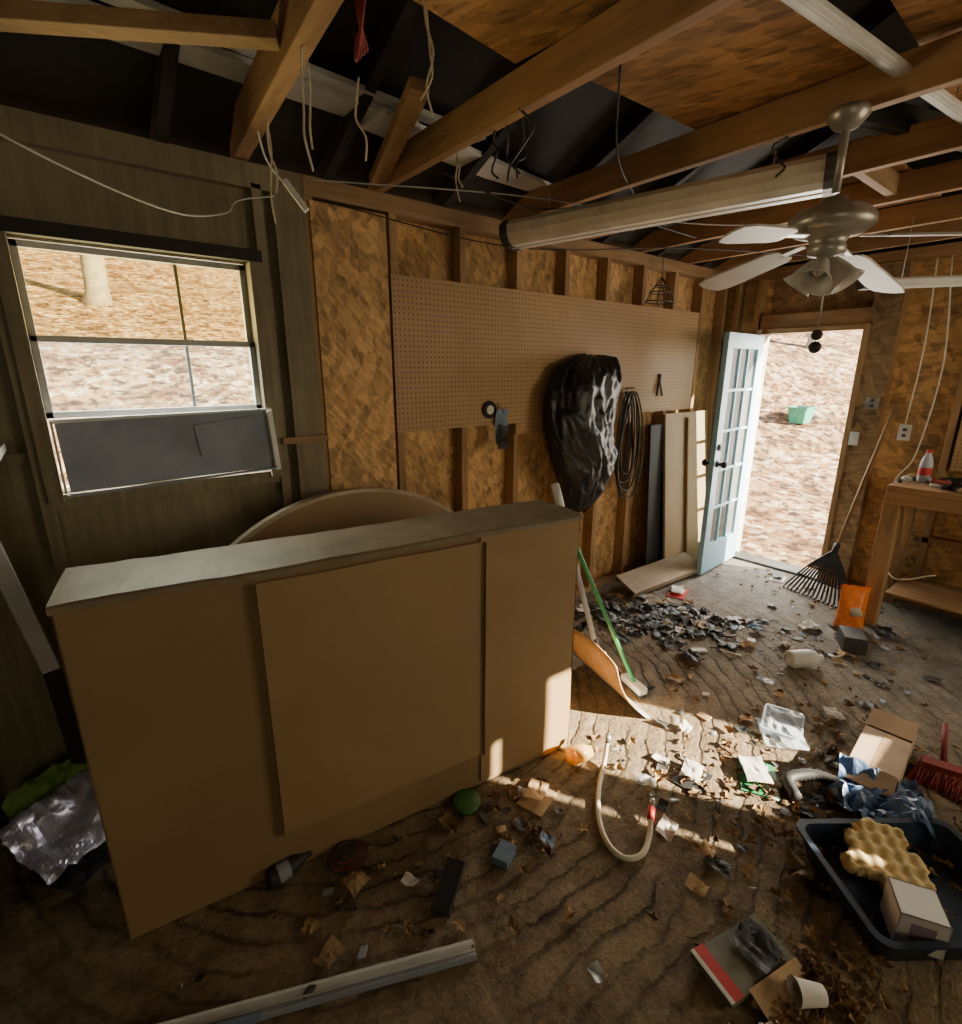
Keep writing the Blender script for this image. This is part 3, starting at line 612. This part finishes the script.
def trash(name,spec,mats,smin=.008,smax=.03,wt=(.2,.4,.6)):
    o=M(name); kk=0
    for (cx,cy,sx,sy,n) in spec:
        for _ in range(n):
            x=random.gauss(cx,sx); y=random.gauss(cy,sy); kk+=1
            if not(XL+.1<x<XD-.1 and YF+.1<y<YB-.1): continue
            if -.2<x<1.65 and 1.5-.1517*(x+.1)<y<1.95-.15*x: continue
            m=random.choice(mats); s_=random.uniform(smin,smax); t_=random.random()
            if t_<wt[0]: o.blob((x,y,s_*.35),(s_,s_*random.uniform(.5,1),s_*.35),m,kk,.4,1,1.5)
            elif t_<wt[1]: o.box((x,y,s_*.25+.003),(s_*random.uniform(1,2.6),s_*random.uniform(.6,1.4),s_*.3),m,(random.uniform(-.25,.25),random.uniform(-.25,.25),random.uniform(0,3)))
            elif t_<wt[2]: a=random.uniform(0,6.28); o.smoothtube([(x,y,s_*.3),(x+s_*1.5*math.cos(a),y+s_*1.5*math.sin(a),s_*.5),(x+s_*3*math.cos(a+.5),y+s_*3*math.sin(a+.5),s_*.2)],s_*.16,m,6,3)
            else: o.sheet((x,y,0),s_*3.4,s_*2.4,m,(random.uniform(-.2,.2),random.uniform(-.2,.2),random.uniform(0,3)),s_*.7,5,kk,14,.004)
    o.done()
trash('debris_pile',[(2.95,1.72,.17,.17,140),(2.72,1.95,.12,.12,55),(3.15,1.42,.14,.10,45)],[BLACK,BLACK,BLACK,DARK,BLACK,DARK,LD,LD,PAPER,GREYB,CARD,BLACK],.015,.045,(.2,.45,.7))
trash('scattered_trash',[(1.9,.6,.5,.25,44),(2.7,.8,.6,.35,44),(3.5,.85,.4,.25,50),(.7,1.2,.45,.12,34),(2.12,.5,.12,.08,34),(3.3,1.0,.2,.2,22),(1.3,.25,.08,.05,10),(2.2,1.0,.3,.2,14)],[DARK,PAPER,CARDL,BLACK,DARK,LBLUE,CARD,CARD,BLACK,CLEAR],.006,.026)
trash('floor_grit',[(1.6,.8,.8,.5,600),(3.2,1.1,.7,.5,400)],[DARK,CARDL,CARD,CARD,BLACK],.0015,.005,(.6,.9,.95))
o=M('crumpled_papers')
for (x,y,w,h,m,r) in ((3.62,1.05,.12,.09,PAPER,.3),(3.3,1.25,.1,.07,LBLUE,1),(3.9,.72,.14,.1,BLACK,.4),(2.72,.62,.08,.07,PAPER,.9),(2.05,1.02,.07,.05,PAPER,.2),(1.1,1.0,.05,.05,LBLUE,.5),(1.52,.62,.06,.05,CARDL,.1),(1.70,.40,.10,.08,CARD,.6),(.5,1.28,.08,.06,CARD,.3),(1.12,.22,.12,.07,PAPER,1.2),(1.05,.3,.06,.05,PAPER,.1),(3.05,1.2,.08,.05,CARDL,2)):
    o.sheet((x,y,0),w,h,m,(0,0,r),.03,9,x*13,12)
o.done()
o=M('white_paper_cup'); o.lathe([(0,0),(.024,0),(.033,.075),(.035,.077),(.032,.075),(.022,.004)],(1.33,.2,.036),PAPER,20,(-.6,.5,.1)); o.done()
o=M('ribbed_vacuum_hose'); P=catmull([(2.0,.52,.03),(2.08,.58,.03),(2.18,.52,.035),(2.22,.42,.03)],14); o.tube(P,[.020+(.004 if i%2 else 0) for i in range(len(P))],BLACK,12); o.done()
# ---------------------------------------------------------------- left shelf
o=M('wooden_shelf')
o.bx(-1.1,-.17,1.98,2.33,1.39,1.415,DWHITE)
o.beam((-.27,2.2,1.22),(-.185,2.22,.62),.05,.02,DWHITE); o.beam((-.45,2.28,0),(-.45,2.28,1.39),.05,.05,LD); o.beam((-1.05,2.0,0),(-1.05,2.0,1.39),.05,.05,LD); o.beam((-1.05,2.28,0),(-1.05,2.28,1.39),.05,.05,LD); o.beam((-.27,2.2,1.2),(-.27,2.2,1.39),.05,.03,LD)
o.beam((-.185,2.22,.62),(-.16,2.22,0),.05,.02,LD)
o.done(.002)
# ---------------------------------------------------------------- wires and strings
o=M('hanging_strings')
def hang(p,l_,sw=.03,m=STR,r=.003,n=5):
    p=Vector(p); pts=[p]
    for k in range(1,n): pts.append(p+Vector((random.uniform(-sw,sw),random.uniform(-sw,sw),-l_*k/(n-1))))
    o.smoothtube(pts,r,m,5,5)
for p,l_ in (((.80,1.55,2.44),.20),((.62,1.5,2.44),.28),((.64,1.52,2.42),.2),((1.29,1.75,2.43),.12),((1.31,1.78,2.43),.16),((.88,1.33,2.56),.26),((.89,1.34,2.56),.22),((.66,1.9,2.43),.22),((.67,1.95,2.43),.30)): hang(p,l_,.018)
for p,l_ in (((1.30,1.55,2.44),.16),((1.27,1.4,2.44),.2),((1.33,1.45,2.44),.18),((1.31,1.5,2.44),.15),((2.12,.95,2.43),.12)): hang(p,l_,.04,BLACK,.004)
for k in range(4): o.smoothtube([(.72+.01*k,1.38,2.60),(.73,1.40-.01*k,2.50),(.76-.01*k,1.42,2.44-.01*k),(.75,1.45,2.48)],.005,DRED,6)
o.done()
o=M('hanging_plug_cord'); o.smoothtube([(.67,2.05,2.43),(.69,2.06,2.36),(.72,2.05,2.31),(.75,2.03,2.28)],.004,WHITE,6); o.beam((.74,2.03,2.29),(.80,2.0,2.20),.03,.02,WHITE); o.done(.003)
o=M('electrical_wires')
o.smoothtube([(-.2,1.9,2.30),(.1,2.0,2.20),(.4,2.15,2.16),(.60,2.3,2.22),(.66,2.33,2.28),(.80,2.33,2.32)],.003,DWHITE,6)
o.smoothtube([(.9,2.25,2.38),(1.8,1.9,2.40),(2.6,1.6,2.36),(3.4,1.2,2.40)],.003,DWHITE,5); o.smoothtube([(1.0,2.3,2.33),(1.9,2.1,2.24),(3.0,1.8,2.33),(4.4,1.5,2.40)],.003,BLACK,5)
o.smoothtube([(1.5,1.2,2.55),(1.9,1.5,2.46),(2.5,1.8,2.42),(2.9,2.2,2.44)],.004,BLACK,5); o.smoothtube([(1.32,1.9,2.4),(1.75,1.85,2.34),(2.3,1.9,2.43),(3.2,1.9,2.43)],.004,BLACK,5)
o.smoothtube([(4.55,1.0,2.35),(4.55,.97,1.8),(4.54,.98,1.29)],.005,CREAM,5); o.smoothtube([(4.55,.93,2.35),(4.53,.85,1.7),(4.50,.88,1.1),(4.45,.95,.9),(4.4,.93,.5),(4.2,.80,.3),(4.3,.6,.35)],.005,CREAM,5); o.done()
# ---------------------------------------------------------------- outside
def hz(x,y):
    d=max(0,.55*max(0,x-5.2)+.84*max(-2,y-3.2))
    return -.12+.36*d*min(1,.35+d/8)+.12*noise.noise(Vector((x*.4,y*.4,0)))*min(1,d)
o=M('ground_hillside'); vs=[];fs=[]; nx,ny=90,90
for j in range(ny+1):
    for i in range(nx+1):
        x=-14+54*i/nx; y=-12+52*j/ny
        inside=(XL-.5<x<XD+.2 and YF-.4<y<YB+.2)
        vs.append((x,y,hz(x,y)-(.15 if inside else 0)))
for j in range(ny):
    for i in range(nx): a=j*(nx+1)+i; fs.append((a,a+1,a+nx+2,a+nx+1))
o.add(vs,fs,HILL,True); o.done()
for k,(x,y,r) in enumerate(((.85,13,.2),(-1.0,16,.25),(3.5,19,.2),(-3,20,.22),(17,8.2,.2),(21,7.2,.25),(14,5.1,.1),(24,11,.3),(19,9.6,.2),(28,9.8,.3),(5,24,.3),(0.5,22,.15),(30,12.5,.3),(23,8.8,.2))):
    o=M('tree' if k==0 else 'tree.%03d'%k); z=hz(x,y)-.2
    o.tube([(x,y,z),(x+.05,y,z+.4),(x+.1,y+.1,z+3),(x,y+.2,z+6),(x+.2,y,z+9)],[r*1.5,r,r*.85,r*.6,r*.2],BARK,10)
    for q in range(7):
        h=z+2.5+q*.8; a=random.uniform(0,6.28); o.tube([(x+.08,y+.1,h),(x+.9*math.cos(a),y+.9*math.sin(a),h+.7),(x+1.9*math.cos(a),y+1.9*math.sin(a),h+1.8)],[r*.35,r*.2,r*.06],BARK,6)
    o.done()
o=M('recycling_bin'); q=Vector((10.2,3.70,0)); q.z=hz(q.x,q.y)
o.T=Matrix.Translation(q); lv=[rr(.16,.12,.03,.0),rr(.22,.16,.04,.28),rr(.24,.18,.04,.28),rr(.24,.18,.04,.26)]; vs=[p for r in lv for p in r]
o.add(vs,[(j*24+k,j*24+(k+1)%24,(j+1)*24+(k+1)%24,(j+1)*24+k) for j in range(3) for k in range(24)]+[tuple(range(24))],TEAL); o.done()
# ---------------------------------------------------------------- light
w=bpy.data.worlds.new('sky'); bpy.context.scene.world=w; w.use_nodes=True; n=w.node_tree.nodes; l=w.node_tree.links
bg=n['Background']; bg.inputs[0].default_value=(.86,.90,1,1); bg.inputs[1].default_value=2.0
su=bpy.data.lights.new('sun','SUN'); su.energy=55; su.angle=.008; su.color=(1,.86,.62)
so=bpy.data.objects.new('sun',su); C.objects.link(so)
d=Vector((-.46,.79,-.407)).normalized(); so.rotation_euler=d.to_track_quat('-Z','Y').to_euler()
def area(name,loc,tgt,sx,sy,e,c):
    a=bpy.data.lights.new(name,'AREA'); a.shape='RECTANGLE'; a.size=sx; a.size_y=sy; a.energy=e; a.color=c
    ob=bpy.data.objects.new(name,a); C.objects.link(ob); ob.location=loc; ob.rotation_euler=(Vector(tgt)-Vector(loc)).to_track_quat('-Z','Y').to_euler()
area('front_fill',(3.0,-1.95,1.5),(2.0,2,1.3),2.4,1.2,50,(1,.85,.56))  # added fill lamp, unseen, brightens the interior from the front wall
area('rear_left_fill',(-.9,-1.9,1.7),(.1,2,1.3),1.2,1.0,11,(1,.88,.6))  # second added fill, out of view, lifts the dark left wall and floor
area('window_daylight',(.31,YB+.3,1.75),(.6,0,.8),.7,.55,36,(1,.95,.80))
area('door_daylight',(XD+.35,1.69,1.1),(2.5,1.2,.3),.7,1.7,66,(1,.93,.8))
cam=bpy.data.cameras.new('camera'); cam.sensor_fit='HORIZONTAL'; cam.sensor_width=36; cam.lens=36*515/962; cam.clip_start=.02
co=bpy.data.objects.new('camera',cam); co.location=(0,0,1.65); co.rotation_euler=(math.radians(74.6),0,math.radians(-38.6)); C.objects.link(co)
bpy.context.scene.camera=co
